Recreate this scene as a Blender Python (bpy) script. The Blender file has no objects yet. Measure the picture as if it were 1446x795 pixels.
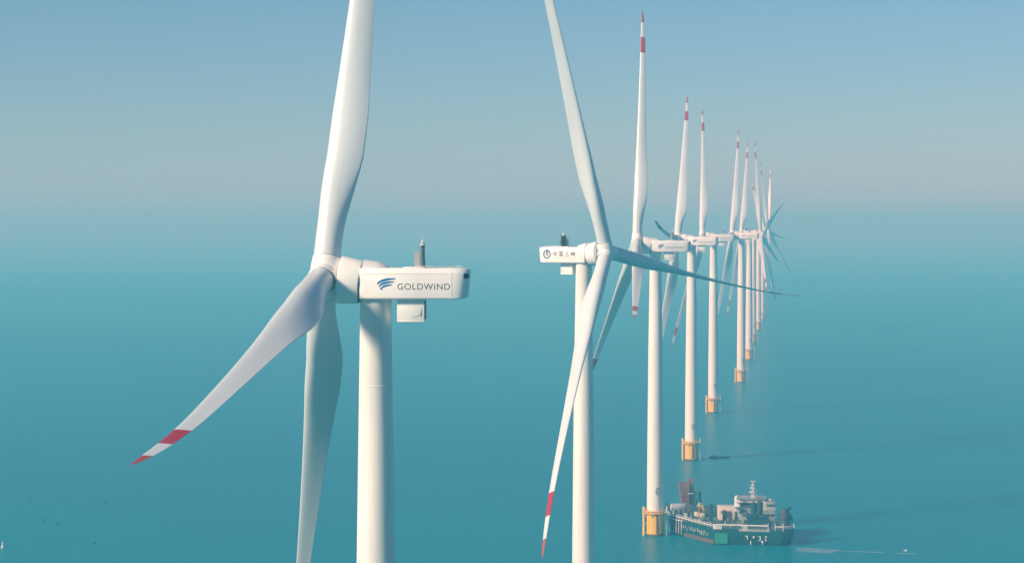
import bpy, bmesh, math, random
from mathutils import Matrix, Vector
R = math.radians
sc = bpy.context.scene
col = sc.collection
random.seed(7)

# ------------------------------------------------------------------ camera
CAM_H = 106.0
cd = bpy.data.cameras.new('camera')
cam = bpy.data.objects.new('camera', cd); col.objects.link(cam)
cam.location = (0, 0, CAM_H)
cam.rotation_euler = (R(90) - math.atan2(79.5, 3000.0), 0, 0)
cd.sensor_width = 36.0
cd.lens = 36.0 * 3000.0 / 1446.0
cd.clip_start = 1.0
cd.clip_end = 60000.0
sc.camera = cam

# ------------------------------------------------------------------ sky, sun, exposure
SUN_EL, SUN_AZ = 28.0, 238.0            # azimuth clockwise from +Y (the view direction)
w = bpy.data.worlds.new('World'); sc.world = w; w.use_nodes = True
nt = w.node_tree
bg = nt.nodes['Background']
sky = nt.nodes.new('ShaderNodeTexSky')
sky.sky_type = 'NISHITA'; sky.sun_disc = False
sky.sun_elevation = R(SUN_EL); sky.sun_rotation = R(SUN_AZ)
sky.altitude = 100.0; sky.air_density = 1.0; sky.dust_density = 0.0; sky.ozone_density = 6.8
nt.links.new(sky.outputs[0], bg.inputs[0])
bg.inputs[1].default_value = 0.074
sl = bpy.data.lights.new('sun', 'SUN'); sl.energy = 5.0; sl.angle = R(10.0); sl.color = (1.0, 0.865, 0.66)
so = bpy.data.objects.new('sun', sl); col.objects.link(so)
sd = Vector((math.sin(R(SUN_AZ)) * math.cos(R(SUN_EL)), math.cos(R(SUN_AZ)) * math.cos(R(SUN_EL)), math.sin(R(SUN_EL))))
so.rotation_euler = sd.to_track_quat('Z', 'Y').to_euler()
so.location = (-200, -200, 300)
vs = sc.view_settings
sc.display_settings.display_device = 'sRGB'
vs.view_transform = 'Standard'; vs.look = 'None'; vs.exposure = 0.28; vs.gamma = 1.0; vs.use_curve_mapping = False
sc.cycles.volume_bounces = 2
sc.cycles.max_bounces = 6
sc.cycles.use_denoising = True

# ------------------------------------------------------------------ materials
def mat(name, color, rough=0.5, metal=0.0, spec=0.5, noise=None, bump=None):
    """noise = (scale xyz, amount, dark colour): uneven dirt mixed into the paint."""
    m = bpy.data.materials.new(name); m.use_nodes = True
    n = m.node_tree; b = n.nodes['Principled BSDF']
    b.inputs['Base Color'].default_value = (*color, 1)
    b.inputs['Roughness'].default_value = rough
    b.inputs['Metallic'].default_value = metal
    b.inputs['Specular IOR Level'].default_value = spec
    if noise:
        scl, amt, dark = noise
        tc = n.nodes.new('ShaderNodeTexCoord'); mp = n.nodes.new('ShaderNodeMapping')
        mp.inputs['Scale'].default_value = scl
        nz = n.nodes.new('ShaderNodeTexNoise'); nz.inputs['Scale'].default_value = 1.0
        nz.inputs['Detail'].default_value = 6.0; nz.inputs['Roughness'].default_value = 0.6
        rp = n.nodes.new('ShaderNodeValToRGB')
        rp.color_ramp.elements[0].position = 0.42; rp.color_ramp.elements[1].position = 0.75
        rp.color_ramp.elements[0].color = (0, 0, 0, 1); rp.color_ramp.elements[1].color = (amt, amt, amt, 1)
        mx = n.nodes.new('ShaderNodeMix'); mx.data_type = 'RGBA'
        mx.inputs['A'].default_value = (*color, 1); mx.inputs['B'].default_value = (*dark, 1)
        n.links.new(tc.outputs['Object'], mp.inputs['Vector']); n.links.new(mp.outputs[0], nz.inputs['Vector'])
        n.links.new(nz.outputs['Fac'], rp.inputs[0]); n.links.new(rp.outputs[0], mx.inputs['Factor'])
        n.links.new(mx.outputs['Result'], b.inputs['Base Color'])
        ad = n.nodes.new('ShaderNodeMath'); ad.operation = 'MULTIPLY_ADD'
        ad.inputs[1].default_value = 0.25; ad.inputs[2].default_value = rough
        n.links.new(rp.outputs[0], ad.inputs[0]); n.links.new(ad.outputs[0], b.inputs['Roughness'])
    return m

WHITE = mat('white_paint', (0.84, 0.83, 0.80), 0.38, noise=((.5, .5, .12), .30, (.62, .60, .55)))
BLADE = mat('blade_gelcoat', (0.64, 0.70, 0.715), 0.30, noise=((.7, .7, .07), .40, (.52, .53, .52)))
TOWER = mat('tower_paint', (0.83, 0.815, 0.77), 0.42, noise=((.9, .9, .045), .6, (.60, .56, .48)))
REDP = mat('red_paint', (0.40, 0.004, 0.018), 0.4)
REDF = mat('faded_red_paint', (0.36, 0.05, 0.05), 0.5)
DARK = mat('dark_panel', (0.03, 0.05, 0.06), 0.5)
SEAM = mat('rubber_seam', (0.16, 0.17, 0.17), 0.7)
GREYM = mat('grey_metal', (0.38, 0.39, 0.38), 0.5)
LAMP = mat('lamp_glass', (0.75, 0.78, 0.78), 0.15)
LBLUE = mat('emblem_blue', (0.01, 0.16, 0.42), 0.4)
LNAVY = mat('emblem_navy', (0.01, 0.09, 0.20), 0.4)
INK = mat('lettering_ink', (0.06, 0.055, 0.05), 0.6)
YEL = mat('yellow_steel', (0.92, 0.54, 0.03), 0.5, noise=((.8, .8, .25), .45, (.55, .22, .04)))
YELD = mat('yellow_platform', (0.90, 0.58, 0.10), 0.5, noise=((1, 1, 1), .5, (.35, .2, .06)))
RUST = mat('tide_stain', (0.10, 0.07, 0.035), 0.8)
HULL = mat('hull_green', (0.004, 0.065, 0.072), 0.4, noise=((.5, .5, .3), .6, (.012, .05, .06)))
HULLB = mat('bright_green_plate', (0.015, 0.24, 0.15), 0.45, noise=((.5, .5, .5), .5, (.02, .14, .10)))
BOOT = mat('red_boot_paint', (0.11, 0.075, 0.07), 0.6, noise=((.4, .4, 1.), .7, (.12, .09, .07)))
DECKM = mat('deck_plate', (0.10, 0.17, 0.15), 0.7, noise=((.4, .4, .4), .7, (.16, .13, .10)))
CREAM = mat('cream_paint', (0.66, 0.62, 0.52), 0.5, noise=((.5, .5, .2), .5, (.42, .36, .28)))
HGREY = mat('house_grey', (0.30, 0.345, 0.34), 0.5, noise=((.4, .4, .2), .7, (.16, .19, .18)))
SWHITE = mat('ship_white', (0.78, 0.78, 0.75), 0.45, noise=((.6, .6, .3), .5, (.5, .45, .38)))
STEAL = mat('stack_teal', (0.012, 0.055, 0.075), 0.5)
GLASS = mat('dark_glass', (0.02, 0.03, 0.035), 0.1)
LRED = mat('lattice_red', (0.26, 0.10, 0.085), 0.6, noise=((1, 1, 1), .5, (.12, .10, .10)))
CRGRN = mat('crane_green', (0.03, 0.20, 0.13), 0.5)
CRYEL = mat('crane_yellow', (0.62, 0.40, 0.10), 0.5)
BLACKM = mat('black_rubber', (0.012, 0.014, 0.016), 0.7)

# ------------------------------------------------------------------ mesh helpers
class MB:
    """collects shapes; build() links them as one mesh object"""
    def __init__(self): self.bm = bmesh.new()
    def face(self, pts, mi=0):
        f = self.bm.faces.new([self.bm.verts.new(p) for p in pts]); f.material_index = mi; return f
    def box(self, c, s, rz=0.0, mi=0, m=None, bev=0.0):
        hx, hy, hz = s[0] / 2, s[1] / 2, s[2] / 2
        M = Matrix.Translation(c) @ Matrix.Rotation(rz, 4, 'Z') if m is None else m
        r = bmesh.ops.create_cube(self.bm, size=1.0)
        bmesh.ops.transform(self.bm, matrix=M @ Matrix.Diagonal((s[0], s[1], s[2], 1)), verts=r['verts'])
        fs = {f for v in r['verts'] for f in v.link_faces}
        for f in fs: f.material_index = mi
        if bev > 0:
            es = {e for v in r['verts'] for e in v.link_edges}
            g = bmesh.ops.bevel(self.bm, geom=list(es), offset=bev, segments=2, affect='EDGES', profile=0.5)
            for f in g['faces']: f.material_index = mi
    def tube(self, a, b, r0, r1=None, n=10, mi=0, caps=True):
        a, b = Vector(a), Vector(b); r1 = r0 if r1 is None else r1
        q = (b - a).to_track_quat('Z', 'Y')
        ra, rb = [], []
        for i in range(n):
            t = 2 * math.pi * i / n; d = q @ Vector((math.cos(t), math.sin(t), 0))
            ra.append(self.bm.verts.new(a + d * r0)); rb.append(self.bm.verts.new(b + d * r1))
        for i in range(n):
            j = (i + 1) % n
            self.bm.faces.new((ra[i], ra[j], rb[j], rb[i])).material_index = mi
        if caps:
            self.bm.faces.new(ra[::-1]).material_index = mi; self.bm.faces.new(rb).material_index = mi
    def path(self, pts, r, n=6, mi=0):
        for a, b in zip(pts, pts[1:]): self.tube(a, b, r, n=n, mi=mi)
    def lathe(self, prof, n=48, M=Matrix.Identity(4), mi=0):
        """prof: list of (axial z, radius); revolved about local z"""
        rings = []
        for z, r in prof:
            if r < 1e-4: rings.append([self.bm.verts.new(M @ Vector((0, 0, z)))])
            else: rings.append([self.bm.verts.new(M @ Vector((r * math.cos(2 * math.pi * i / n), r * math.sin(2 * math.pi * i / n), z))) for i in range(n)])
        for A, B in zip(rings, rings[1:]):
            for i in range(n):
                j = (i + 1) % n
                if len(A) == 1 and len(B) > 1: f = (A[0], B[j], B[i])
                elif len(B) == 1 and len(A) > 1: f = (A[i], A[j], B[0])
                elif len(A) > 1: f = (A[i], A[j], B[j], B[i])
                else: continue
                self.bm.faces.new(f).material_index = mi
        for ring, rev in ((rings[0], True), (rings[-1], False)):
            if len(ring) > 1: self.bm.faces.new(ring[::-1] if rev else ring).material_index = mi
    def loft(self, secs, mi=None, cap=True):
        rings = [[self.bm.verts.new(p) for p in s] for s in secs]
        n = len(secs[0])
        for k, (A, B) in enumerate(zip(rings, rings[1:])):
            for i in range(n):
                j = (i + 1) % n
                f = self.bm.faces.new((A[i], A[j], B[j], B[i]))
                if mi: f.material_index = mi[k]
        if cap:
            self.bm.faces.new(rings[0][::-1])
            f = self.bm.faces.new(rings[-1])
            if mi: f.material_index = mi[-1]
    def prism(self, poly, z0, z1, mi=0):
        b = [self.bm.verts.new((p[0], p[1], z0)) for p in poly]; t = [self.bm.verts.new((p[0], p[1], z1)) for p in poly]
        n = len(poly)
        for i in range(n): self.bm.faces.new((b[i], b[(i + 1) % n], t[(i + 1) % n], t[i])).material_index = mi
        self.bm.faces.new(b[::-1]).material_index = mi; self.bm.faces.new(t).material_index = mi
    def mesh(self, name, mats, smooth=None):
        bmesh.ops.recalc_face_normals(self.bm, faces=self.bm.faces[:])
        me = bpy.data.meshes.new(name); self.bm.to_mesh(me); self.bm.free()
        for m in (mats if isinstance(mats, (list, tuple)) else [mats]): me.materials.append(m)
        if smooth is not None:
            me.polygons.foreach_set('use_smooth', [True] * len(me.polygons))
            me.set_sharp_from_angle(angle=R(smooth))
        return me
    def build(self, name, mats, parent=None, smooth=None, matrix=None):
        return link(name, self.mesh(name, mats, smooth), parent, matrix)

def link(name, me, parent=None, matrix=None):
    o = bpy.data.objects.new(name, me); col.objects.link(o)
    if parent is not None: o.parent = parent
    if matrix is not None: o.matrix_local = matrix
    return o
def thing(name, label, cat, loc, rz=0.0, group=None):
    o = bpy.data.objects.new(name, None); col.objects.link(o)
    o.location = loc; o.rotation_euler = (0, 0, rz); o.empty_display_size = 2
    o['label'] = label; o['category'] = cat
    if group: o['group'] = group
    return o
def tag(o, label, cat, group=None):
    o['label'] = label; o['category'] = cat
    if group: o['group'] = group
    return o
def interp(x, xs, ys):
    if x <= xs[0]: return ys[0]
    for a, b, c, d in zip(xs, xs[1:], ys, ys[1:]):
        if x <= b: return c + (d - c) * (x - a) / (b - a)
    return ys[-1]
def smooth_interp(x, xs, ys):
    """monotone-ish cubic through the table"""
    n = len(xs)
    if x <= xs[0]: return ys[0]
    if x >= xs[-1]: return ys[-1]
    k = max(i for i in range(n - 1) if xs[i] <= x)
    def slope(i):
        if i == 0: return (ys[1] - ys[0]) / (xs[1] - xs[0])
        if i == n - 1: return (ys[-1] - ys[-2]) / (xs[-1] - xs[-2])
        s0 = (ys[i] - ys[i - 1]) / (xs[i] - xs[i - 1]); s1 = (ys[i + 1] - ys[i]) / (xs[i + 1] - xs[i])
        return 0 if s0 * s1 <= 0 else 2 * s0 * s1 / (s0 + s1)
    h = xs[k + 1] - xs[k]; t = (x - xs[k]) / h
    m0, m1 = slope(k) * h, slope(k + 1) * h
    return (2*t**3 - 3*t*t + 1) * ys[k] + (t**3 - 2*t*t + t) * m0 + (-2*t**3 + 3*t*t) * ys[k+1] + (t**3 - t*t) * m1
def px(x, y, d):
    """the point of the photograph's pixel (x, y) at depth d along the view (setting-out only)"""
    return Vector(((x - 723) / 3000 * d, d, CAM_H - (y - 318) / 3000 * d))

# ------------------------------------------------------------------ sea
def water_material():
    m = bpy.data.materials.new('sea_water'); m.use_nodes = True
    n = m.node_tree; b = n.nodes['Principled BSDF']
    b.inputs['Base Color'].default_value = (0.0, 0.20, 0.25, 1)
    b.inputs['Roughness'].default_value = 0.32
    b.inputs['IOR'].default_value = 1.33
    b.inputs['Specular IOR Level'].default_value = 0.08
    tc = n.nodes.new('ShaderNodeTexCoord')
    def noise(scale, detail, rot=0.0):
        mp = n.nodes.new('ShaderNodeMapping'); mp.inputs['Scale'].default_value = scale; mp.inputs['Rotation'].default_value = (0, 0, rot)
        t = n.nodes.new('ShaderNodeTexNoise'); t.inputs['Scale'].default_value = 1; t.inputs['Detail'].default_value = detail
        n.links.new(tc.outputs['Object'], mp.inputs[0]); n.links.new(mp.outputs[0], t.inputs['Vector']); return t
    a = noise((.30, .10, 1), 4, R(18)); c = noise((.05, .016, 1), 3, R(-12))
    ad = n.nodes.new('ShaderNodeMath'); ad.operation = 'MULTIPLY_ADD'; ad.inputs[1].default_value = 2.5
    n.links.new(c.outputs['Fac'], ad.inputs[0]); n.links.new(a.outputs['Fac'], ad.inputs[2])
    bp = n.nodes.new('ShaderNodeBump'); bp.inputs['Strength'].default_value = 0.4; bp.inputs['Distance'].default_value = 0.5
    n.links.new(ad.outputs[0], bp.inputs['Height']); n.links.new(bp.outputs[0], b.inputs['Normal'])
    # slow patches of turbid and clearer water
    p = noise((.004, .0018, 1), 4, R(25))
    rp = n.nodes.new('ShaderNodeValToRGB')
    rp.color_ramp.elements[0].position = .35; rp.color_ramp.elements[0].color = (0.0, 0.178, 0.25, 1)
    rp.color_ramp.elements[1].position = .70; rp.color_ramp.elements[1].color = (0.0, 0.23, 0.275, 1)
    n.links.new(p.outputs['Fac'], rp.inputs[0]); n.links.new(rp.outputs[0], b.inputs['Base Color'])
    return m
mb = MB(); mb.face([(-20000, -800, 0), (20000, -800, 0), (20000, 44000, 0), (-20000, 44000, 0)])
sea = mb.build('sea_water', water_material()); sea['kind'] = 'structure'

# ------------------------------------------------------------------ haze: one closed box round everything
mb = MB(); mb.box((0, 21600, 93.0), (40400, 45200, 188.0))
hz = mb.build('haze', [])
hm = bpy.data.materials.new('haze_air'); hm.use_nodes = True
n = hm.node_tree; n.nodes.remove(n.nodes['Principled BSDF'])
pv = n.nodes.new('ShaderNodeVolumePrincipled')
pv.inputs['Color'].default_value = (0.138, 0.62, 0.86, 1)
pv.inputs['Absorption Color'].default_value = (0.66, 0.25, 0.0, 1)
pv.inputs['Density'].default_value = 0.00060
pv.inputs['Anisotropy'].default_value = 0.0
n.links.new(pv.outputs[0], n.nodes['Material Output'].inputs['Volume'])
hz.data.materials.append(hm); hz['kind'] = 'stuff'

# ------------------------------------------------------------------ the turbine
ROOT = 1.6
CH_X = [0, .03, .06, .12, .18, .24, .32, .42, .55, .70, .82, .90, .95, .985, 1.0]
CH_Y = [3.35, 3.35, 3.4, 4.2, 4.75, 4.7, 4.1, 3.45, 2.8, 2.2, 1.75, 1.4, 1.05, .6, .10]
TH_X = [0, .04, .10, .18, .30, .45, .70, 1.0]
TH_Y = [1.0, .98, .78, .55, .36, .26, .20, .17]
def blade_mesh(beta, cone, pb, RT, curl=1.1):
    beta, cone = R(beta), R(cone)
    s2 = Vector((math.sin(cone), 0, math.cos(cone))); a2 = Vector((math.cos(cone), 0, -math.sin(cone))); t = Vector((0, 1, 0))
    p_dir = math.cos(beta) * a2 - math.sin(beta) * t
    fr = [.81, .88, .946]                                   # paint bands, as fractions of the rotor radius
    marks = [(f * RT - ROOT) / (RT - ROOT) for f in fr]
    xs = sorted(set([i / 44 for i in range(44)] + [.97, .98, .988, .994, .998, 1.0] + marks))
    secs, mi = [], []
    N = 20
    for x in xs:
        c = smooth_interp(x, CH_X, CH_Y); th = smooth_interp(x, TH_X, TH_Y)
        wq = max(0.0, min(1.0, (x - .03) / .13)); wq = wq * wq * (3 - 2 * wq)
        md = interp(x, [0, .05, .18, .3, 1], [0, 0, .17, .17, .12])
        tw = R(smooth_interp(x, [0, .2, .4, .7, 1], [32, 22, 8, 2, -1])); b = beta + tw
        l = math.cos(b) * t + math.sin(b) * a2; p = math.cos(b) * a2 - math.sin(b) * t
        cen = s2 * (ROOT + (RT - ROOT) * x) + p_dir * (pb * x ** 2.5 + curl * max(0, (x - .72) / .28) ** 2)
        sec = []
        te = interp(x, [0, .1, .3, 1], [.12, .10, .025, .006])
        for i in range(2 * N):
            ang = math.pi * i / N                            # 0 = LE, pi = TE
            xi = .5 * math.cos(ang); sgn = 1 if i <= N else -1
            q = .5 - xi
            yt = 5 * th * (.2969 * math.sqrt(max(q, 0)) - .1260 * q - .3516 * q * q + .2843 * q ** 3 - .1015 * q ** 4) + te * q * .5
            cam_ = -.035 * 4 * q * (1 - q)
            if i == N: yt = te * .5
            ya = sgn * yt * (1 if sgn > 0 else .95) + cam_
            yc = .5 * math.sin(ang) * 1.0
            yy = yc * (1 - wq) + ya * wq
            xo = xi - md
            sec.append(cen + l * xo * c + p * yy * c)
        secs.append(sec)
    for a, b2 in zip(xs, xs[1:]):
        m_ = (a + b2) / 2
        mi.append(1 if marks[0] < m_ < marks[1] else (2 if m_ > marks[2] else 0))
    q = MB(); q.loft(secs, mi); return q.mesh('blade', [BLADE, REDP, REDF], 40)

OV = 6.4                    # rotor centre ahead of the tower axis
HUB_Z = 99.7
TILT = R(7.0)

def tower_mesh():
    prof = [(8.2, 2.86), (30, 2.72), (64, 2.42), (80, 2.18), (96.2, 1.93), (96.6, 2.05), (97.6, 2.05)]
    q = MB(); q.lathe(prof, 64)
    return q.mesh('tower', TOWER, 35)
def flange_mesh(z, r):
    q = MB(); q.lathe([(z - .08, r + .004), (z - .06, r + .03), (z + .06, r + .03), (z + .08, r + .004)], 64)
    return q.mesh('tower_joint', TOWER, 30)
def door_mesh():
    q = MB()
    P = [(1.15 * math.sin(R(60 * k + 30)), 1.25 * math.cos(R(60 * k + 30))) for k in range(7)]
    q.path([(0.03, y, z) for y, z in P], .09, n=6)
    q.tube((.03, -.5, -.4), (.03, .5, -.4), .06, n=5); q.tube((.03, .45, -.9), (.03, .45, .6), .06, n=5)
    return q.mesh('door_frame', SEAM, 30)
def rr_section(x, wid, z0, z1, ch, rad=.18):
    """nacelle cross-section: rectangle, chamfered top shoulders, small rounded lower corners"""
    h = wid / 2; pts = []
    for k in range(4):
        a = R(270 + 90 * k / 3); pts.append((h - rad + rad * math.cos(a), z0 + rad + rad * math.sin(a)))
    pts += [(h, z1 - ch - .12), (h - .03, z1 - ch), (h - ch * .45 - .03, z1 - .05), (h - ch * .45 - .14, z1)]
    pts += [(-y, z) for y, z in pts[::-1]]
    return [Vector((x, y, z)) for y, z in pts]
def nacelle_mesh():
    q = MB(); W = 5.2; secs = []
    for x, wf, za, zb in ((1.72, .95, .06, 0), (1.5, 1, 0, 0), (-5, 1, 0, 0), (-9.6, 1, 0, 0), (-10.3, .975, 0, .02), (-10.9, .91, .03, .05), (-11.35, .80, .08, .10), (-11.62, .66, .16, .18), (-11.72, .5, .3, .3)):
        s = rr_section(x, W * wf, 96.85 + za, 100.7 - zb, .55)
        if x < -9.7: s = [Vector((v.x - (v.z - 98.8) * .10 * min(1, (-x - 9.7) / 1.5), v.y, v.z)) for v in s]
        secs.append(s)
    q.loft(secs)
    return q.mesh('nacelle', WHITE, 32)
AX = Matrix.Translation((OV - .32, 0, HUB_Z - .30)) @ Matrix.Rotation(-TILT, 4, 'Y')          # rotor frame: +x upwind
XZ = Matrix.Rotation(R(90), 4, 'Y')                                               # lathe z -> x
def generator_mesh():
    q = MB()
    q.lathe([(-4.25, 2.2), (-4.25, 2.62), (-4.15, 2.72), (-1.72, 2.98), (-1.55, 2.92), (-1.5, 2.75), (-1.5, 1.2)], 72, AX @ XZ)
    return q.mesh('generator', WHITE, 30)
def seam_mesh():
    q = MB(); q.lathe([(-4.42, 2.4), (-4.42, 2.57), (-4.252, 2.57), (-4.252, 2.4)], 64, AX @ XZ)
    return q.mesh('generator_seam', SEAM, 30)
def cowl_mesh():
    q = MB()
    q.lathe([(-8.6, 1.3), (-7.8, 1.9), (-6.9, 2.35), (-6.0, 2.54), (-4.44, 2.56), (-4.43, 2.3)], 64, Matrix.Translation((0, 0, .32)) @ AX @ XZ)
    return q.mesh('cowl', WHITE, 30)
def hub_mesh():
    q = MB()
    q.lathe([(-1.48, 1.35), (-1.3, 1.75), (-.95, 2.0), (-.2, 2.18), (.5, 2.12), (1.1, 1.8), (1.55, 1.25), (1.8, .6), (1.86, 0)], 48, XZ)
    for k in range(3):
        M = Matrix.Rotation(-R(120 * k), 4, 'X')
        q.lathe([(.6, 1.92), (2.2, 1.86), (2.34, 1.80), (2.36, 1.74), (2.36, 1.2)], 44, M)
        q.lathe([(2.37, 1.5), (2.37, 1.715), (2.43, 1.715), (2.43, 1.5)], 44, M, mi=1)
    return q.mesh('hub', [WHITE, SEAM], 30)
def cooler_mesh():
    q = MB(); q.box((-4.55, .55, 95.42), (3.4, 2.4, 2.84), bev=.06)
    q.box((-4.55, .55, 94.1), (3.46, 2.46, .16), bev=.03)
    return q.mesh('cooler_box', WHITE, 30)
def cooler_mark_mesh(sign):
    q = MB(); y = .55 + sign * 1.215
    for a, b, r in (((-5.9, y, 95.7), (-5.9, y, 94.9), .035), ((-5.9, y, 95.0), (-5.4, y, 94.75), .03), ((-5.7, y, 95.25), (-5.9, y, 95.1), .03), ((-5.4, y, 94.75), (-4.7, y, 94.55), .02)):
        q.tube(a, b, r, n=6)
    q.box((-5.85, y, 95.0), (.12, .05, .5))
    return q.mesh('cable_gland', SEAM)
def cooler_side_mesh():
    q = MB()
    q.box((-6.275, .55, 95.5), (.05, 2.1, 2.3))
    for i in range(7): q.box((-6.315, .55, 94.6 + .3 * i), (.03, 2.0, .06), mi=1)
    return q.mesh('radiator_grille', [DARK, SEAM])
PSEAM = mat('panel_joint', (.46, .45, .42), .6)
def panel_seam_mesh():
    q = MB(); M0 = []
    for x in (-9.72,):
        for y in (-2.602, 2.602): q.box((x, y, 98.6), (.05, .014, 3.1))
    for y in (-2.603, 2.603):
        q.box((-3.9, y, 97.05), (10.6, .012, .05)); q.box((-3.9, y, 99.98), (10.6, .012, .035))
    return q.mesh('panel_joint', PSEAM)
def vent_mesh():
    q = MB()
    q.box((0, 0, 0), (.06, .8, .62), bev=.02); q.box((-.04, 0, 0), (.03, .64, .46), mi=1)
    return q.mesh('rear_vent', [DARK, BLACKM])
def mast_mesh():
    q = MB(); x = -5.9
    for y in (-1.0, 1.0): q.box((x, y, 102.0), (.34, .16, 2.7), bev=.03)
    q.box((x, 0, 103.38), (.42, 2.5, .1), bev=.02)
    for y in (-.35, .35): q.box((x, y, 102.0), (.10, .07, 2.66))
    for y in (-1.0, 1.0): q.tube((x, y, 103.0), (x - 0.2, y * 1.6, 100.72), .05, n=8)
    for y in (-1.0, 1.0):
        q.tube((x, y, 103.42), (x, y, 103.9), .04, n=8); q.tube((x - .2, y, 103.85), (x + .2, y, 103.85), .035, n=6)
    return q.mesh('sensor_mast', mat('mast_steel', (.11, .13, .14), .5), 30)
def mast_panel_mesh():
    q = MB(); q.box((-5.9, 0, 102.0), (.30, 1.74, 2.5), bev=.02)
    return q.mesh('mast_panel', DARK)
def mast_lamp_mesh():
    q = MB(); x = -5.9
    q.lathe([(103.43, .22), (103.5, .30), (103.66, .30), (103.7, .20), (103.95, .2), (104.05, .12), (104.08, 0)], 20, Matrix.Translation((x, 0, 0)))
    q.tube((x, 0, 104.0), (x, 0, 104.55), .035, n=8)
    return q.mesh('aviation_lamp', LAMP, 30)
def plate_mesh():
    q = MB(); M = Matrix.Translation((-5.25, .9, 100.72))
    pts = [(-.34, 0), (.34, 0), (.34, 1.75)] + [(.34 * math.cos(R(a)), 1.75 + .34 * math.sin(R(a))) for a in range(15, 180, 15)] + [(-.34, 1.75)]
    a = [q.bm.verts.new(M @ Vector((x, 0, z))) for x, z in pts]; b = [q.bm.verts.new(M @ Vector((x, .1, z))) for x, z in pts]
    n_ = len(pts)
    for i in range(n_): q.bm.faces.new((a[i], a[(i + 1) % n_], b[(i + 1) % n_], b[i]))
    q.bm.faces.new(a[::-1]); q.bm.faces.new(b)
    return q.mesh('weather_vane', GREYM, 30)
def roof_pad_mesh():
    q = MB(); q.box((-4.9, 0, 100.74), (2.6, 3.0, .14), bev=.03)
    for y in (-1.75, 1.75):
        for i in range(6): q.tube((-10.6 + i * 1.1, y, 100.68), (-10.6 + i * 1.1, y, 100.9), .03, n=6)
        q.tube((-10.6, y, 100.9), (-5.1, y, 100.9), .025, n=6)
    return q.mesh('roof_hatch', WHITE, 30)

# lettering -----------------------------------------------------------
YF = 2.60                   # half width of the nacelle side
def on_port(u, v, lift=.012):        # u grows to the rear on the port side
    return Vector((-u, YF + lift, v))
def on_starboard(u, v, lift=.012):   # u grows to the front on the starboard side
    return Vector((u, -YF - lift, v))
def strip(q, pts, ws, put):
    L, Rr = [], []
    for i, (p, wd) in enumerate(zip(pts, ws)):
        a = pts[max(0, i - 1)]; b = pts[min(len(pts) - 1, i + 1)]
        d = Vector((b[0] - a[0], b[1] - a[1])).normalized(); nn = Vector((-d.y, d.x)) * wd / 2
        L.append(q.bm.verts.new(put(p[0] + nn.x, p[1] + nn.y))); Rr.append(q.bm.verts.new(put(p[0] - nn.x, p[1] - nn.y)))
    for i in range(len(pts) - 1): q.bm.faces.new((L[i], L[i + 1], Rr[i + 1], Rr[i]))
def swoosh_mesh():
    q = MB()
    for k, (x0, z0, x1, z1, wd) in enumerate(((.50, 98.70, 2.75, 99.38, .24), (.72, 98.42, 2.6, 99.0, .22), (1.0, 98.15, 2.35, 98.62, .20))):
        pts, ws = [], []
        for i in range(15):
            t = i / 14; x = x0 + (x1 - x0) * (t ** 1.35); z = z0 + (z1 - z0) * (1 - (1 - t) ** 2.1)
            pts.append((x, z)); ws.append(wd * (.30 + 1.0 * math.sin(math.pi * min(1, .12 + t * .8))))
        strip(q, pts, ws, on_port)
    strip(q, [(.78, 98.34), (.98, 98.10), (1.2, 97.92)], [.05, .16, .02], on_port)
    return q.mesh('wind_logo', LBLUE)
def text_mesh(body, height, u0, v0, width, put, name, matl):
    c = bpy.data.curves.new('lettering_curve', 'FONT'); c.body = body; c.size = height / .72; c.space_character = 1.12
    o = bpy.data.objects.new('lettering_tmp', c); col.objects.link(o)
    dg = bpy.context.evaluated_depsgraph_get(); dg.update()
    me = bpy.data.meshes.new_from_object(o.evaluated_get(dg)); bpy.data.objects.remove(o); bpy.data.curves.remove(c)
    xs = [v.co.x for v in me.vertices]; s = width / (max(xs) - min(xs)); x0 = min(xs)
    for v in me.vertices: v.co = put(u0 + (v.co.x - x0) * s, v0 + v.co.y)
    me.materials.append(matl); me.name = name; return me
def emblem_mesh():
    q = MB(); cu, cv = -8.95, 98.92
    def ring(r0, r1, a0, a1, n_=40):
        A = [put_s(cu + r0 * math.cos(R(a0 + (a1 - a0) * i / n_)), cv + r0 * math.sin(R(a0 + (a1 - a0) * i / n_))) for i in range(n_ + 1)]
        B = [put_s(cu + r1 * math.cos(R(a0 + (a1 - a0) * i / n_)), cv + r1 * math.sin(R(a0 + (a1 - a0) * i / n_))) for i in range(n_ + 1)]
        for i in range(n_): q.face((A[i], A[i + 1], B[i + 1], B[i]))
    def put_s(u, v): return on_starboard(u, v)
    ring(.82, 1.10, 0, 360)
    strip(q, [(cu + .02, cv + .95), (cu + .03, cv + .3), (cu + .02, cv - .2), (cu, cv - .42)], [.50, .46, .38, .05], on_starboard)
    for sg in (-1, 1):
        strip(q, [(cu + sg * .48, cv + .62), (cu + sg * .62, cv + .1), (cu + sg * .46, cv - .42), (cu + sg * .1, cv - .72)], [.05, .13, .12, .03], on_starboard)
    return q.mesh('round_emblem', LNAVY)
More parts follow.
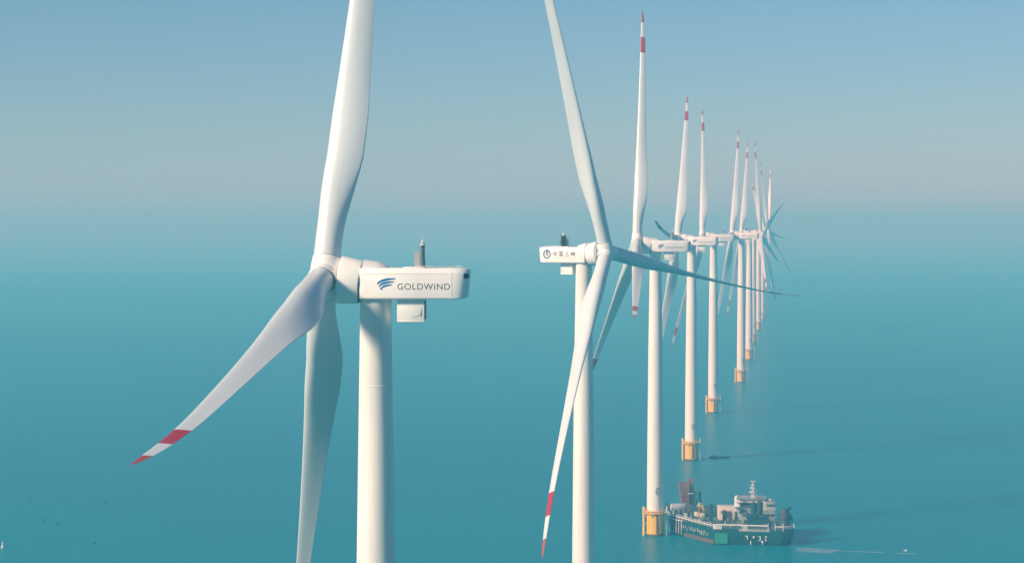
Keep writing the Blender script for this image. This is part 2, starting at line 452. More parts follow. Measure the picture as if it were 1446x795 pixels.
GLYPHS = [  # four characters as strokes in a unit square
    [((.12, .70), (.88, .70)), ((.12, .30), (.88, .30)), ((.12, .70), (.12, .30)), ((.88, .70), (.88, .30)), ((.5, .98), (.5, .0))],
    [((.06, .95), (.94, .95)), ((.06, .03), (.94, .03)), ((.06, .95), (.06, .03)), ((.94, .95), (.94, .03)), ((.24, .76), (.76, .76)), ((.28, .50), (.72, .50)), ((.22, .22), (.78, .22)), ((.5, .76), (.5, .22)), ((.62, .40), (.70, .30))],
    [((.15, .86), (.85, .86)), ((.22, .48), (.78, .48)), ((.06, .08), (.94, .08))],
    [((.05, .75), (.05, .28)), ((.05, .28), (.33, .28)), ((.33, .75), (.33, .28)), ((.19, .95), (.19, .28)), ((.45, .82), (.95, .82)), ((.52, .66), (.57, .52)), ((.88, .66), (.82, .52)), ((.40, .44), (.98, .44)), ((.70, .98), (.69, .44)), ((.69, .44), (.44, .02)), ((.70, .44), (.97, .02))]]
def glyph_mesh():
    q = MB(); u = -7.25; h = 1.12
    for g in GLYPHS:
        for a, b in g:
            strip(q, [(u + a[0] * 1.3, 98.5 + a[1] * h), (u + b[0] * 1.3, 98.5 + b[1] * h)], [.15, .15], on_starboard)
        u += 1.72
    strip(q, [(-7.2, 98.1), (-.6, 98.1)], [.05, .05], on_starboard)
    return q.mesh('owner_lettering', INK)
WORD = 'GOLDWIND'

# foundation ----------------------------------------------------------
def pile_mesh():
    q = MB(); q.lathe([(-.6, 3.02), (.9, 3.02), (7.55, 3.02), (7.6, 2.9)], 64, mi=0)
    q.lathe([(-.5, 3.03), (.7, 3.03), (.72, 3.0)], 64, mi=1)
    return q.mesh('transition_piece', [YEL, RUST], 40)
def pile_trim_mesh():
    q = MB()
    for k in range(12):
        a = R(k * 30 + 9); x, y = 3.07 * math.cos(a), 3.07 * math.sin(a)
        q.box((x, y, 4.15), (.16, .26 if k % 3 else .5, 6.3), rz=a, mi=1 if k % 3 == 0 else 0)
    q.lathe([(4.5, 3.03), (4.5, 3.14), (4.72, 3.14), (4.72, 3.03)], 48)
    return q.mesh('stiffener', [YELD, RUST], 30)
def platform_mesh():
    q = MB(); q.lathe([(7.62, 2.92), (7.62, 3.98), (7.95, 4.02), (7.95, 2.9)], 48)
    for k in range(8):
        a = R(45 * k + 20); q.tube((3.05 * math.cos(a), 3.05 * math.sin(a), 5.9), (3.85 * math.cos(a), 3.85 * math.sin(a), 7.6), .10, n=6)
    return q.mesh('platform', YELD, 30)
def railing_mesh():
    q = MB()
    for k in range(24):
        a = R(15 * k); q.tube((3.9 * math.cos(a), 3.9 * math.sin(a), 7.95), (3.9 * math.cos(a), 3.9 * math.sin(a), 9.1), .06, n=6)
    for z in (8.5, 9.1):
        q.path([(3.9 * math.cos(R(15 * k)), 3.9 * math.sin(R(15 * k)), z) for k in range(25)], .055)
    return q.mesh('railing', YELD)
def landing_mesh(ang, pale):
    q = MB(); M = Matrix.Rotation(ang, 4, 'Z')
    for y in (-.75, .75):
        q.tube(M @ Vector((4.0, y, -.5)), M @ Vector((4.0, y, 9.9)), .22, n=10)
        for z in (1.0, 4.0, 7.2): q.tube(M @ Vector((2.9, y, z)), M @ Vector((4.0, y, z)), .12, n=6)
    for i in range(26): q.tube(M @ Vector((3.8, -.35, .2 + i * .36)), M @ Vector((3.8, .35, .2 + i * .36)), .05, n=5)
    for y in (-.35, .35): q.tube(M @ Vector((3.8, y, -.3)), M @ Vector((3.8, y, 9.4)), .06, n=5)
    return q.mesh('boat_landing', [SWHITE if pale else YELD], 30)
def rung_mesh(ang):
    q = MB(); M = Matrix.Rotation(ang, 4, 'Z')
    for i in range(9): q.box((0, 0, 0), (.1, 1.0, .22), m=M @ Matrix.Translation((3.14, 0, .9 + i * .62)))
    return q.mesh('ladder_rung', DARK)

SH = dict(tower=tower_mesh(), joint_low=flange_mesh(30, 2.72), joint_high=flange_mesh(64, 2.42), joint_top=flange_mesh(86, 2.087), door=door_mesh(), nacelle=nacelle_mesh(), gen=generator_mesh(), seam=seam_mesh(), cowl=cowl_mesh(),
          hub=hub_mesh(), cooler=cooler_mesh(), grille=cooler_side_mesh(), vent=vent_mesh(), pseam=panel_seam_mesh(), mast=mast_mesh(), panel=mast_panel_mesh(),
          lamp=mast_lamp_mesh(), plate=plate_mesh(), pad=roof_pad_mesh(), swoosh=swoosh_mesh(), emblem=emblem_mesh(), glyph=glyph_mesh(),
          gland_port=cooler_mark_mesh(1), gland_star=cooler_mark_mesh(-1),
          word=text_mesh(WORD, .78, 3.0, 98.05, 6.5, on_port, 'maker_lettering', INK),
          pile=pile_mesh(), trim=pile_trim_mesh(), platform=platform_mesh(), railing=railing_mesh())
GROUP = 'offshore wind turbines in one row running into the haze'

def turbine(label, X, D, yaw, azim, blade, tilt=None, base=True, detail=2, hub_z=HUB_Z):
    yaw = R(yaw)
    t = thing('wind_turbine', label, 'wind turbine', (X, D, 0), yaw, GROUP)
    tw = link('tower', SH['tower'], t)
    link('tower_joint', SH['joint_high'], tw)
    if detail: link('tower_joint', SH['joint_top'], tw)
    if base: link('tower_joint', SH['joint_low'], tw)
    nc = link('nacelle', SH['nacelle'], t)
    port = math.cos(yaw) < 0                        # which side of the nacelle the photograph sees
    if port:
        link('wind_logo', SH['swoosh'], nc)
        if detail: link('maker_lettering', SH['word'], nc)
    else:
        link('round_emblem', SH['emblem'], nc)
        if detail: link('owner_lettering', SH['glyph'], nc)
    if detail:
        link('roof_hatch', SH['pad'], nc)
        link('panel_joint', SH['pseam'], nc)
    if detail > 1 and port:
        M = Matrix.Translation((-11.48, 2.02, 99.72)) @ Matrix.Rotation(R(-52), 4, 'Z')
        link('rear_vent', SH['vent'], nc, M)
    g = link('generator', SH['gen'], t)
    if detail: link('generator_seam', SH['seam'], g)
    link('cowl', SH['cowl'], t)
    tl = TILT if tilt is None else R(tilt)
    hubM = Matrix.Translation((OV, 0, hub_z)) @ Matrix.Rotation(-tl, 4, 'Y')
    h = link('hub', SH['hub'], t, hubM @ Matrix.Rotation(-R(azim), 4, 'X'))
    for k in range(3):
        link('blade', blade, t, hubM @ Matrix.Rotation(-R(azim + 120 * k), 4, 'X'))
    cb = link('cooler_box', SH['cooler'], t)
    if detail:
        link('radiator_grille', SH['grille'], cb)
        link('cable_gland', SH['gland_port' if port else 'gland_star'], cb)
    ms = link('sensor_mast', SH['mast'], t)
    link('mast_panel', SH['panel'], ms)
    link('aviation_lamp', SH['lamp'], ms)
    link('weather_vane', SH['plate'], t)
    if base:
        # keep the foundation's outfitting facing the camera whatever the yaw
        Mz = Matrix.Rotation(-yaw, 4, 'Z')
        pl = link('transition_piece', SH['pile'], t, Mz)
        link('stiffener', SH['trim'], pl)
        pf = link('platform', SH['platform'], t, Mz)
        link('railing', SH['railing'], pf)
        link('boat_landing', LAND[0], t, Mz); link('boat_landing', LAND[1], t, Mz)
        link('ladder_rung', RUNG, pl)
        a = R(-71)
        link('door_frame', SH['door'], tw, Mz @ Matrix.Translation((2.86 * math.cos(a), 2.86 * math.sin(a), 15.4)) @ Matrix.Rotation(a, 4, 'Z'))
    return t
LAND = (landing_mesh(R(187), False), landing_mesh(R(-6), True))
RUNG = rung_mesh(R(-48))

B1 = blade_mesh(80, 2.8, 2.2, 79.6)
B2 = blade_mesh(73, 4.8, 2.2, 87.2, .7)
BN = blade_mesh(85, 4.0, 3.0, 82.0)
turbine('nearest white wind turbine, blade pointing down left, blue swoosh and maker name on its nacelle', -17.02, 265, 177.2, -16.3, B1, 7.9, base=False)
turbine('white turbine with round blue emblem on its nacelle and one dark blade stretching far right', 17.4, 515, -33.8, -18.8, B2, 8.0, base=False)
turbine('white turbine whose bright yellow foundation stands beside the green ship', 49, 725, 182.6, -10.2, BN, hub_z=100.7)
turbine('white turbine on orange foundation, a dark curved blade tip showing left above the nacelle', 81, 958, 172.7, 87.6, BN)
turbine('white turbine on small pale orange foundation, between two others, one slim vertical blade', 113.8, 1200, 179.9, 96.9, BN, detail=1)
turbine('hazy turbine standing first of the tight far cluster, faded pinkish foundation', 154.6, 1432, 171.7, 93.7, BN, detail=1)
turbine('hazy turbine second in the tight far cluster, blade leaning right', 187, 1674, 170.5, 95.3, BN, detail=0)
turbine('hazy turbine third in the far cluster, rotor facing right, white blade pointing down right', 217, 1910, -12.6, 113.3, BN, detail=0)
turbine('faint turbine with dark blade slanting up right behind the far cluster', 249, 2146, 6.0, 52.5, BN, detail=0)
turbine('faint turbine with a nearly level pale blade at right of the far cluster', 281, 2382, -17.6, 99.8, BN, detail=0)
turbine('faintest farthest turbine, thin upright blade and long blade drooping right', 311, 2620, -21.6, 15.5, BN, detail=0)

# ------------------------------------------------------------------ the work ship beside the third turbine
ship = thing('work_ship', 'green work ship with white mast and dark twin stacks moored beside the yellow foundation', 'ship', (67, 703, 0))
SX, SY = 67.0, 703.0
def L(x, y, d):                                   # setting-out by picture position, into the ship's frame
    p = px(x, y, d); return Vector((p.x - SX, p.y - SY, p.z))
PLAN = [(67, 703), (89.6, 698.6), (92.2, 699.6), (93.6, 702.5), (93.4, 706), (84, 737), (74, 749), (64, 752), (57, 748), (54.2, 738), (54.6, 729)]
PLAN = [(x - SX, y - SY) for x, y in PLAN]
CXY = (sum(p[0] for p in PLAN) / len(PLAN), sum(p[1] for p in PLAN) / len(PLAN))
def scaled(f, dz=0): return [(CXY[0] + (x - CXY[0]) * f, CXY[1] + (y - CXY[1]) * f) for x, y in PLAN]
q = MB(); q.loft([[Vector((x, y, z)) for x, y in scaled(f)] for f, z in ((.93, -.5), (.95, .7), (.985, 2.2), (1.0, 4.2), (1.0, 5.6), (1.0, 5.62))], None)
hull = q.build('hull', HULL, ship, 20)
q = MB(); q.prism(scaled(.985), 5.63, 5.72); q.build('deck', DECKM, ship)
def on_edge(i, t, f=1.0):
    P = scaled(f); a, b = P[i], P[(i + 1) % len(P)]
    return a[0] + (b[0] - a[0]) * t, a[1] + (b[1] - a[1]) * t
# red boot band and bright plate on the side facing left
def plate(i, t0, t1, z0, z1, off, name, m, parent, f=1.0):
    a, b = Vector((*on_edge(i, t0, f), 0)), Vector((*on_edge(i, t1, f), 0)); d = (b - a).normalized(); nn = Vector((d.y, -d.x, 0))
    if nn.dot(Vector((a.x - CXY[0], a.y - CXY[1], 0))) < 0: nn = -nn
    q = MB(); s = [a + nn * off, b + nn * off, b + nn * (off - .12), a + nn * (off - .12)]
    q.prism([(p.x, p.y) for p in s], z0, z1); return q.build(name, m, parent)
plate(10, .30, .99, .15, 1.55, -.0, 'boot_stripe', BOOT, hull, .985)
plate(0, .01, .20, .5, 4.0, .10, 'fender_plate', HULLB, hull)
# pale smeared lettering along the left side
q = MB()
random.seed(3)
a, b = Vector((*on_edge(10, .22), 0)), Vector((*on_edge(10, .92), 0)); d = (b - a).normalized(); nn = Vector((-d.y, d.x, 0))
if nn.x > 0: nn = -nn
k = 0.0; ln = (b - a).length
while k < ln - 1.2:
    wd = random.uniform(.7, 1.2); c = a + d * (k + wd / 2) + nn * .03
    for st in range(3):
        hh = random.uniform(.5, 1.3)
        q.box((0, 0, 0), (wd * random.uniform(.15, .8), .05, random.choice((.16, hh))), m=Matrix.Translation((c.x, c.y, 3.2 + random.uniform(-.5, .7))) @ Matrix.Rotation(math.atan2(d.y, d.x), 4, 'Z') @ Matrix.Translation((random.uniform(-.3, .3) * wd, 0, 0)))
    k += wd + .25
q.build('side_lettering', mat('faded_lettering', (.30, .36, .33), .6), hull)
# stern name: two short rows of white strokes, as far as they can be read
q = MB()
a, b = Vector((*on_edge(0, 0), 0)), Vector((*on_edge(0, 1), 0)); sdv = (b - a).normalized(); sn = Vector((sdv.y, -sdv.x, 0)); srot = math.atan2(sdv.y, sdv.x)
def stern(xp, z, wd, h):
    t = (xp - 1008) / 108.0; c = a + (b - a) * t + sn * .05
    q.box((0, 0, 0), (wd, .08, h), m=Matrix.Translation((c.x, c.y, z)) @ Matrix.Rotation(srot, 4, 'Z'))
for xp, z, wd, h in ((1058.5, 3.25, .75, .25), (1060.2, 2.7, .28, 1.2), (1069.8, 2.95, .55, .6), (1078.8, 3.2, .5, .22), (1080.2, 2.6, .26, 1.4), (1078.4, 2.0, .5, .22),
                      (1088.4, 2.6, .26, 1.5), (1089.6, 3.25, .5, .2), (1089.4, 1.95, .45, .2), (1065.3, 1.1, .26, 1.3), (1083.3, 1.5, .7, .5), (1083.5, .85, .2, .7)):
    stern(xp, z, wd, h)
q.build('stern_lettering', SWHITE, hull)
# bulwark rail round the stern and the sides
q = MB()
q.path([Vector((*on_edge(0, t), 6.75)) for t in (0, .25, .5, .78)], .22, n=8)
q.path([Vector((*on_edge(0, t), 6.55)) for t in (.88, 1.0)] + [Vector((*on_edge(1, 1), 6.55))], .18, n=8)
for t in (0, .015, .035, .055, .08, .105): 
    x, y = on_edge(0, t); q.box((x, y, 6.0), (.34, .12, 1.5), rz=srot)
for t in (.42, .44, .46, .48): q.box((*on_edge(0, t), 5.9), (.22, .12, 1.4), rz=srot)
for t in (.78, .88, .995): q.tube((*on_edge(0, t), 5.2), (*on_edge(0, t), 7.6), .12, n=6)
q.build('stern_rail', SWHITE, ship)
q = MB()
q.path([Vector((*on_edge(10, t), 6.3)) for t in (0, 1)], .16, n=6)
for i in range(15): q.tube((*on_edge(10, i / 14), 5.6), (*on_edge(10, i / 14), 6.9), .07, n=5)
q.path([Vector((*on_edge(10, t), 6.9)) for t in (0, 1)], .07, n=6)
for e in (3, 4, 5, 6, 7, 8, 9):
    q.path([Vector((*on_edge(e, t), 6.7)) for t in (0, 1)], .08, n=6)
    for i in range(6): q.tube((*on_edge(e, i / 5), 5.6), (*on_edge(e, i / 5), 6.7), .06, n=5)
q.build('side_rail', SWHITE, ship)
plate(0, .36, .80, 4.75, 5.55, .04, 'stern_coaming', HGREY, hull)
for t in (.10, .2, .30): pass

def block(name, x0, x1, y0, y1, d, depth, m, parent=ship, bev=.08):
    """a box whose camera face spans the pixels x0..x1, y0..y1 at depth d"""
    a, b = L(x0, y0, d), L(x1, y1, d)
    q = MB(); q.box(((a.x + b.x) / 2, a.y + depth / 2, (a.z + b.z) / 2), (abs(b.x - a.x), depth, abs(a.z - b.z)), bev=bev)
    return q.build(name, m, parent, 30)
def windows(name, x0, x1, y0, y1, d, n_, m, parent):
    a, b = L(x0, y0, d), L(x1, y1, d); w_ = (b.x - a.x) / n_
    for i in range(n_):
        q = MB(); q.box((a.x + w_ * (i + .5), a.y - .02, (a.z + b.z) / 2), (w_ * .66, .1, a.z - b.z), bev=.02); q.build(name, m, parent)
house = block('deckhouse', 1046, 1096, 722, 745, 714, 14, HGREY)
windows('porthole', 1049, 1062, 727, 729.5, 713.9, 5, GLASS, house); windows('porthole', 1079, 1095, 727, 729.5, 713.9, 6, GLASS, house)
windows('doorway', 1051, 1060, 735, 743, 713.9, 2, GLASS, house)
bridge = block('bridge', 1046.5, 1082, 707, 722, 716, 9, CREAM)
windows('bridge_window', 1048, 1062, 710.5, 714, 715.9, 7, mat('tinted_glass', (.04, .06, .07), .15), bridge)
block('bridge_roof', 1045.5, 1083, 704.8, 707, 715.6, 10, mat('roof_grey', (.20, .24, .26), .6), bridge)
annex = block('bridge_annex', 1082.5, 1096, 709.5, 722, 715, 8, HGREY)
windows('bridge_window', 1083.5, 1095, 713, 715.5, 714.9, 6, mat('annex_glass', (.04, .07, .07), .15), annex)
c = L(1089, 709, 717)
q = MB(); q.lathe([(0, .5), (.75, .5), (.85, .4), (1.0, 0)], 16, Matrix.Translation((c.x, c.y + .5, c.z))); q.build('satellite_dome', SWHITE, annex, 30)
# railings on the house top
q = MB(); a, b = L(1046, 722, 713.8), L(1096, 722, 713.8)
for i in range(21):
    x = a.x + (b.x - a.x) * i / 20; q.tube((x, a.y, a.z), (x, a.y, a.z + 1.0), .04, n=5)
for hh in (.5, 1.0): q.tube((a.x, a.y, a.z + hh), (b.x, b.y, b.z + hh), .04, n=5)
a, b = L(1046, 704.8, 715.8), L(1082, 704.8, 715.8)
for i in range(13):
    x = a.x + (b.x - a.x) * i / 12; q.tube((x, a.y, a.z), (x, a.y, a.z + .9), .04, n=5)
q.tube((a.x, a.y, a.z + .9), (b.x, b.y, b.z + .9), .04, n=5)
q.build('house_railing', SWHITE, ship)
# white stair column and searchlights left of the bridge
st = block('stair_tower', 1039, 1046, 704.5, 723, 713, 3.0, SWHITE)
q = MB(); c = L(1041, 703, 713)
q.lathe([(-.6, .45), (0, .55), (.5, .45), (.7, .2), (.75, 0)], 16, Matrix.Translation((c.x, c.y, c.z)))
q.box((c.x + .9, c.y, c.z - 1.4), (2.6, 2.2, .25)); q.box((c.x - .3, c.y - .3, c.z - 3.0), (2.2, 2.2, .22))
q.build('searchlight', SWHITE, st, 30)
# mast
c = L(1064.2, 705, 718); top = L(1064.2, 681, 718).z
q = MB()
for dx, dy in ((-.42, -.3), (.42, -.3), (-.42, .5), (.42, .5)): q.tube((c.x + dx, c.y + dy, c.z), (c.x + dx * .5, c.y + dy * .5, top - .6), .10, n=6)
for i in range(9):
    z = c.z + i * (top - c.z - .8) / 9; f = 1 - .5 * i / 9
    q.tube((c.x - .42 * f, c.y - .3 * f, z), (c.x + .42 * f, c.y - .3 * f, z + .6), .07, n=5)
    q.tube((c.x + .42 * f, c.y - .3 * f, z), (c.x - .42 * f, c.y - .3 * f, z + .6), .07, n=5)
    q.tube((c.x + .42 * f, c.y + .5 * f, z), (c.x - .42 * f, c.y + .5 * f, z + .6), .07, n=5)
for z, wd in ((top - 2.2, 1.6), (top - 3.6, 2.0), (top - 1.2, 1.0)): q.box((c.x - .2, c.y - .1, z), (wd, .9, .2))
q.tube((c.x, c.y, top - .7), (c.x, c.y, top + .2), .12, n=8)
mast = q.build('mast', SWHITE, ship)
q = MB(); q.box((c.x, c.y - .2, top + .2), (1.7, .35, .3), bev=.05); q.box((c.x - .6, c.y - .5, top - 3.3), (1.5, .3, .3), bev=.05)
q.lathe([(0, .28), (.4, .3), (.6, 0)], 12, Matrix.Translation((c.x - .7, c.y - .3, top - 2.1))); q.build('radar', SWHITE, mast, 30)
c = L(1069.3, 706, 718); q = MB(); q.tube((c.x, c.y, c.z), (c.x, c.y, L(0, 692, 718).z), .09, n=6); q.build('antenna', GREYM, ship)
# twin dark stacks and the dark gear at their foot
for x0, x1, y0 in ((1061.5, 1069, 709), (1070, 1078, 707.5)):
    a, b = L(x0, y0, 706), L(x1, 744, 706); r_ = (b.x - a.x) / 2
    q = MB(); q.lathe([(5.7, r_ * 1.05), (a.z - 3.6, r_ * 1.0), (a.z - 3.2, r_ * 1.12), (a.z - .6, r_ * 1.12), (a.z - .4, r_ * .9), (a.z - .4, r_ * .7), (a.z - 1.2, r_ * .68)], 24, Matrix.Translation(((a.x + b.x) / 2, a.y, 0)))
    s_ = q.build('funnel', STEAL, ship, 35)
    q = MB()
    for k in range(3): q.tube(((a.x + b.x) / 2 - .35 + k * .35, a.y, a.z - 1.3), ((a.x + b.x) / 2 - .35 + k * .35, a.y + .1, a.z + .15), .12, n=8)
    q.build('exhaust_pipe', BLACKM, s_)
q = MB()
a = L(1057, 728, 704); b = L(1088, 744, 704)
q.prism([(a.x, a.y), (b.x, a.y), (b.x, a.y + 2.6), (a.x, a.y + 2.6)], 5.73, 8.4)
q.box((L(1064, 0, 704).x, a.y + 1.3, 9.2), (4.2, 2.4, 1.8), bev=.4); q.box((L(1080, 0, 704).x, a.y + 1.3, 9.0), (3.2, 2.4, 1.5), bev=.4)
q.build('engine_casing', STEAL, ship, 30)
# winch crane on the right quarter: pedestal, drum, folded jib
q = MB(); a = L(1111, 744, 703)
q.lathe([(5.72, 1.9), (8.2, 1.75), (8.3, 2.1), (10.2, 2.1), (10.6, 1.5), (11.8, 1.3), (12.0, .6)], 20, Matrix.Translation((a.x - .2, a.y + 1.6, 0)))
crane = q.build('winch_crane', mat('crane_navy', (.03, .055, .10), .55, noise=((1, 1, 1), .6, (.10, .06, .09))), ship, 30)
q = MB()
M = Matrix.Translation((a.x - .2, a.y + 1.4, 10.0)) @ Matrix.Rotation(R(38), 4, 'Y')
q.box((0, 0, 0), (.9, .8, 3.8), m=M @ Matrix.Translation((0, 0, 1.4)), bev=.1); q.box((0, 0, 0), (.7, .6, 2.6), m=Matrix.Translation((a.x + 1.6, a.y + 1.3, 9.7)) @ Matrix.Rotation(R(158), 4, 'Y') @ Matrix.Translation((0, 0, .8)), bev=.1)
q.tube((a.x - 1.6, a.y + .3, 9.0), (a.x - .1, a.y + .6, 11.6), .16, n=8)
for i in range(10):
    an = R(36 * i); q.tube((a.x - .2 + 1.8 * math.cos(an), a.y + 1.6 + 1.8 * math.sin(an), 8.2), (a.x - .2 + 1.8 * math.cos(an), a.y + 1.6 + 1.8 * math.sin(an), 9.6), .07, n=5)
q.build('jib', STEAL, crane, 30)
# fore deck: cream container block, lattice legs, yellow crane, dark plant
cb = block('cream_cabin', 1016, 1039, 716.5, 739, 722, 6, CREAM)
windows('cabin_window', 1018, 1034, 722, 726, 721.9, 4, mat('cabin_glass', (.16, .15, .13), .3), cb)
block('brown_locker', 1022, 1027, 722, 738, 716, 2.4, mat('brown_paint', (.20, .09, .08), .6))
block('dark_locker', 1028, 1035, 725, 738, 715, 2.4, mat('violet_grey', (.05, .06, .10), .6))
def lattice(name, cx, z0, z1, cy, wd, dp, taper, m, r_=.16, bays=7, lean=0.0):
    q = MB(); H = z1 - z0
    def P(sx, sy, t): f = 1 + (taper - 1) * t; return Vector((cx + sx * wd / 2 * f + lean * t, cy + sy * dp / 2 * f, z0 + H * t))
    cs = ((-1, -1), (1, -1), (1, 1), (-1, 1))
    for s_ in cs: q.tube(P(*s_, 0), P(*s_, 1), r_, n=6)
    for i in range(bays):
        t0, t1 = i / bays, (i + 1) / bays
        for A, B in zip(cs, cs[1:] + cs[:1]):
            q.tube(P(*A, t0), P(*B, t1), r_ * .7, n=5); q.tube(P(*B, t0), P(*A, t1), r_ * .7, n=5); q.tube(P(*A, t1), P(*B, t1), r_ * .7, n=5)
    return q.build(name, m, ship)
D0 = 742
a = L(967, 716, D0)
lattice('lattice_leg', L(968.5, 0, D0).x, 5.7, L(0, 682, D0).z, a.y, 2.0, 2.0, 1.6, LRED, .2, 7, -.6)
lattice('lattice_leg', L(977.5, 0, D0).x, 5.7, L(0, 678, D0).z, a.y + 1, 2.6, 2.0, .55, LRED, .2, 8, -.4)
q = MB(); q.box((L(973, 0, D0).x, a.y + .4, L(0, 702, D0).z), (4.2, 1.6, 3.2), bev=.1); q.box((L(972, 0, D0).x, a.y + .2, L(0, 712, D0).z), (3.2, 1.8, 1.6), bev=.1); q.build('machinery_house', LRED, ship, 30)
q = MB(); q.box((L(976, 0, D0).x, a.y - 1.2, L(0, 696.3, D0).z), (2.4, .8, .55), bev=.1); q.build('hoist_block', SWHITE, ship, 30)
# green knuckle crane
D1 = 735
p0, p1, p2 = L(989.5, 726, D1), L(989.5, 695, D1), L(963, 697.5, D1)
q = MB(); q.tube((p0.x, p0.y, 5.7), p1, .42, .34, n=12); gc = q.build('deck_crane', CRGRN, ship, 30)
q = MB(); q.tube(p1, p2, .16, .12, n=8); q.tube(p1 + Vector((0, 0, -1.0)), p1 + (p2 - p1) * .5, .10, n=6)
q.tube(p2 + (p1 - p2) * .72, p2 + (p1 - p2) * .72 + Vector((.6, 0, -4.2)), .16, n=6); q.tube(p1 + Vector((-.2, 0, 0)), p1 + Vector((-1.4, 0, -4.6)), .14, n=6); q.build('boom', CRGRN, gc)
# yellow crane with a bent arm
D2 = 728
q = MB(); b0 = L(987, 730, D2); b1 = L(988.5, 711, D2); b2 = L(995.5, 722, D2); b3 = L(985, 719, D2)
q.tube((b0.x, b0.y, 5.7), b0, .8, n=12); q.tube(b0, b1, .5, .38, n=8); q.tube(b1, b2, .42, .3, n=8); q.tube(b1 + Vector((0, 0, -1.2)), b3, .36, n=8)
q.box((b0.x + .3, b0.y - .4, b0.z + .5), (1.8, 1.4, 1.5), bev=.15); q.build('yellow_crane', CRYEL, ship, 30)
# dark plant, tanks, boxes and white gear spread along the deck
DT = mat('plant_dark', (.02, .075, .08), .6, noise=((.8, .8, .8), .6, (.08, .10, .09)))
block('plant_box', 975, 984, 714, 740, 727, 3.5, DT); block('plant_box', 1003.5, 1007.5, 713, 744, 712, 2.2, STEAL)
block('plant_box', 942, 956, 713.5, 722, 739, 4, DT); block('plant_box', 996, 1012, 716, 727, 728, 3, DT)
block('control_cabin', 982, 986, 724, 730, 718, 2, SWHITE); block('control_cabin', 991, 996, 726, 731, 716, 2, CREAM)
block('control_cabin', 967, 972, 726, 733, 722.5, 1.6, mat('pale_green', (.35, .5, .42), .5))
q = MB(); a = L(959, 717, 736); q.lathe([(-3.0, 0), (-2.9, 1.0), (-2.5, 1.35), (2.5, 1.35), (2.9, 1.0), (3.0, 0)], 20, Matrix.Translation((a.x, a.y, a.z)) @ XZ)
for dx in (-1.8, 1.8): q.box((a.x + dx, a.y, (a.z + 5.7) / 2 - .4), (.5, 2.0, a.z - 5.7))
q.build('storage_tank', mat('tank_grey', (.45, .5, .5), .5, noise=((1.5, 1.5, 1.5), .8, (.12, .2, .22))), ship, 35)
random.seed(11)
# pipes, stanchions and bollards along the left side
FITA = mat('fitting_mix', (.16, .24, .24), .6, noise=((1.2, 1.2, 1.2), 1.0, (.55, .52, .46)))
FITB = mat('fitting_pale', (.36, .38, .36), .6, noise=((1.2, 1.2, 1.2), 1.0, (.10, .15, .17)))
FITC = mat('fitting_dark', (.03, .08, .09), .6, noise=((1.2, 1.2, 1.2), 1.0, (.18, .2, .19)))
for i in range(70):
    if i < 34: x, y = on_edge(10, random.uniform(.05, .98), random.uniform(.80, .93))
    else: p = L(random.uniform(1026, 1098), 0, 703.5 + random.uniform(0, 8)); x, y = p.x, p.y
    h_ = random.uniform(.7, 3.4); q = MB(); r_ = random.random()
    if r_ < .4: q.tube((x, y, 5.7), (x, y, 5.7 + h_), random.uniform(.08, .24), n=7)
    elif r_ < .6:
        q.lathe([(5.7, .7), (6.5, .75), (6.6, .4), (7.0, .35), (7.05, 0)], 12, Matrix.Translation((x, y, 0)))
    else: q.box((x, y, 5.7 + h_ / 4), (random.uniform(.5, 1.9), random.uniform(.5, 1.2), h_ / 2), rz=random.uniform(0, 1), bev=.05)
    q.build(('post', 'post', 'post', 'post', 'bollard', 'bollard', 'gear_box', 'gear_box', 'gear_box', 'gear_box')[int(r_ * 10)], random.choice((FITA, FITB, FITC)), ship, 30)
# fenders at the bow, toward the foundation
for i in range(4):
    x, y = on_edge(10, .04 + i * .07, 1.012); q = MB(); q.tube((x, y, .4), (x, y, 5.2), .32, n=8); q.build('fender', BLACKM, ship, 30)
q = MB()
for i in range(5): q.tube((*on_edge(10, .05 + i * .06, 1.03), .8), (*on_edge(10, .05 + i * .06, 1.03), 5.6), .10, n=6)
q.path([Vector((*on_edge(10, t, 1.03), 5.4)) for t in (0, .32)], .14, n=6); q.build('gangway', SWHITE, ship)

# ------------------------------------------------------------------ small craft and floats
# low dark barge beyond the ship
p = px(1017, 647.5, 106 * 3000 / 329.0)
bt = thing('low_barge', 'long low dark barge lying on the water right of the orange foundation', 'barge', (p.x, p.y, 0))
q = MB(); q.loft([[Vector((x, y * f, z)) for x, y, z in ((x0, -.9, .0), (x0, .9, .0), (x0, 1.1, .65), (x0, -1.1, .65))] for x0, f in ((-4.7, .3), (-3.9, .9), (0, 1), (3.9, .9), (4.7, .3))])
q.build('hull', BLACKM, bt, 20)
q = MB(); q.box((-2.2, 0, .95), (1.4, 1.2, .6), bev=.08); q.build('engine_box', DARK, bt)
# small white launch far right, with its foam trail
p = px(1281, 779, 106 * 3000 / 461.0)
bo = thing('small_launch', 'tiny white launch on open water at the far right of the ship', 'boat', (p.x, p.y, 0), R(160)); bo.scale = (.6, .6, .6)
q = MB(); q.loft([[Vector((x0, y * f, z)) for y, z in ((-.2, 0), (.2, 0), (.42, .4), (-.42, .4))] for x0, f in ((-.9, .9), (0, 1), (.6, .8), (1.1, .08))])
q.build('hull', SWHITE, bo, 25)
q = MB(); q.box((-.1, 0, .6), (.5, .5, .45), bev=.06); q.build('cabin', SWHITE, bo, 30)
p = px(1.0, 774.5, 106 * 3000 / 457.0)
bo = thing('channel_buoy', 'small white marker buoy on open water at the left picture edge', 'buoy', (p.x, p.y, 0))
q = MB(); q.lathe([(-.3, .5), (.3, .55), (.45, .4), (1.3, .14), (1.6, .14), (1.62, 0)], 16); q.build('float', SWHITE, bo, 35)
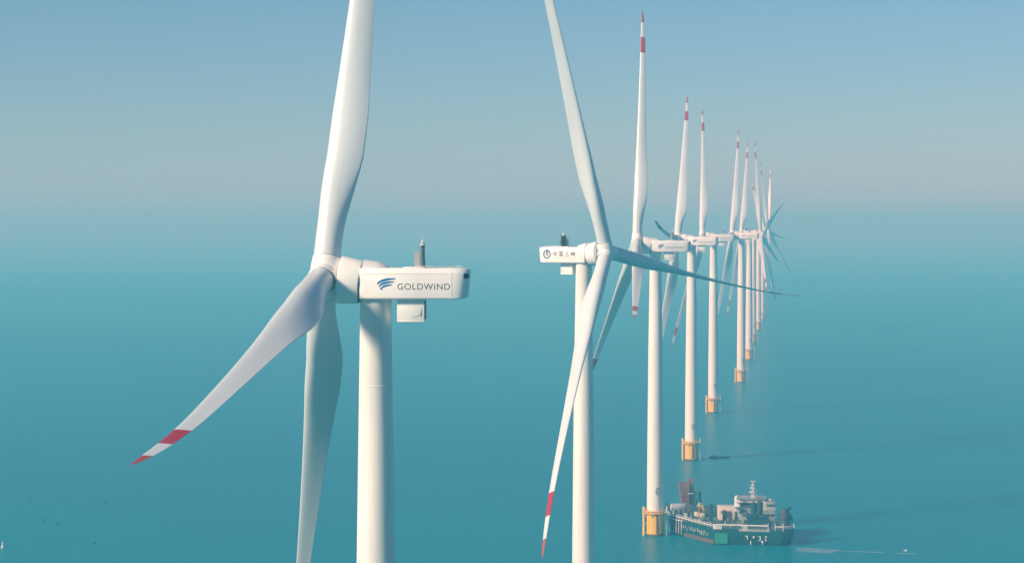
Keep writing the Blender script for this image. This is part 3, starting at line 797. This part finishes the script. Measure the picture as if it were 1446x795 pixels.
q = MB(); q.box((0, 0, 1.85), (.4, .05, .4)); q.build('top_mark', SWHITE, bo)
flm = mat('float_dark', (.02, .09, .11), .7)
def float_mesh():
    q = MB(); q.lathe([(-.1, .4), (.1, .75), (.3, .65), (.4, .2), (.8, .07), (1.2, .05), (1.22, 0)], 14); q.box((.22, 0, 1.0), (.44, .04, .3))
    return q.mesh('fishing_float', flm, 35)
FM = float_mesh()
for x, y in ((40, 709), (60, 737), (79, 741), (147, 711), (131, 768)):
    p = px(x, y, 106 * 3000 / (y - 318.0))
    o = link('fishing_float', FM); o.location = (p.x, p.y, 0); o.rotation_euler = (0, 0, x)
    tag(o, 'small dark flagged fishing float on the open water, lower left', 'float', 'dark fishing floats at lower left')

# foam left by the ship's thrusters, a thin broken sheet on the water
fm = bpy.data.materials.new('foam'); fm.use_nodes = True
n = fm.node_tree; b_ = n.nodes['Principled BSDF']; b_.inputs['Base Color'].default_value = (.62, .72, .72, 1); b_.inputs['Roughness'].default_value = .8
tc = n.nodes.new('ShaderNodeTexCoord'); nz = n.nodes.new('ShaderNodeTexNoise'); nz.inputs['Scale'].default_value = .5; nz.inputs['Detail'].default_value = 5
rp = n.nodes.new('ShaderNodeValToRGB'); rp.color_ramp.elements[0].position = .30; rp.color_ramp.elements[1].position = .75; rp.color_ramp.elements[1].color = (.5, .5, .5, 1)
n.links.new(tc.outputs['Object'], nz.inputs['Vector']); n.links.new(nz.outputs['Fac'], rp.inputs[0]); n.links.new(rp.outputs[0], b_.inputs['Alpha'])
q = MB()
def foam_strip(pts):
    q.face([Vector((p.x, p.y, .03)) for p in (px(x, y, 106 * 3000 / (y - 318.0)) for x, y in pts)])
foam_strip([(1126, 774), (1155, 775.5), (1190, 777), (1172, 783), (1128, 780)])
foam_strip([(1176, 778.6), (1250, 780.6), (1250, 781.5), (1176, 780.0)])
foam_strip([(1268, 781.5), (1298, 782.5), (1296, 784), (1270, 783.5)])
q.build('foam_wake', fm)['kind'] = 'stuff'
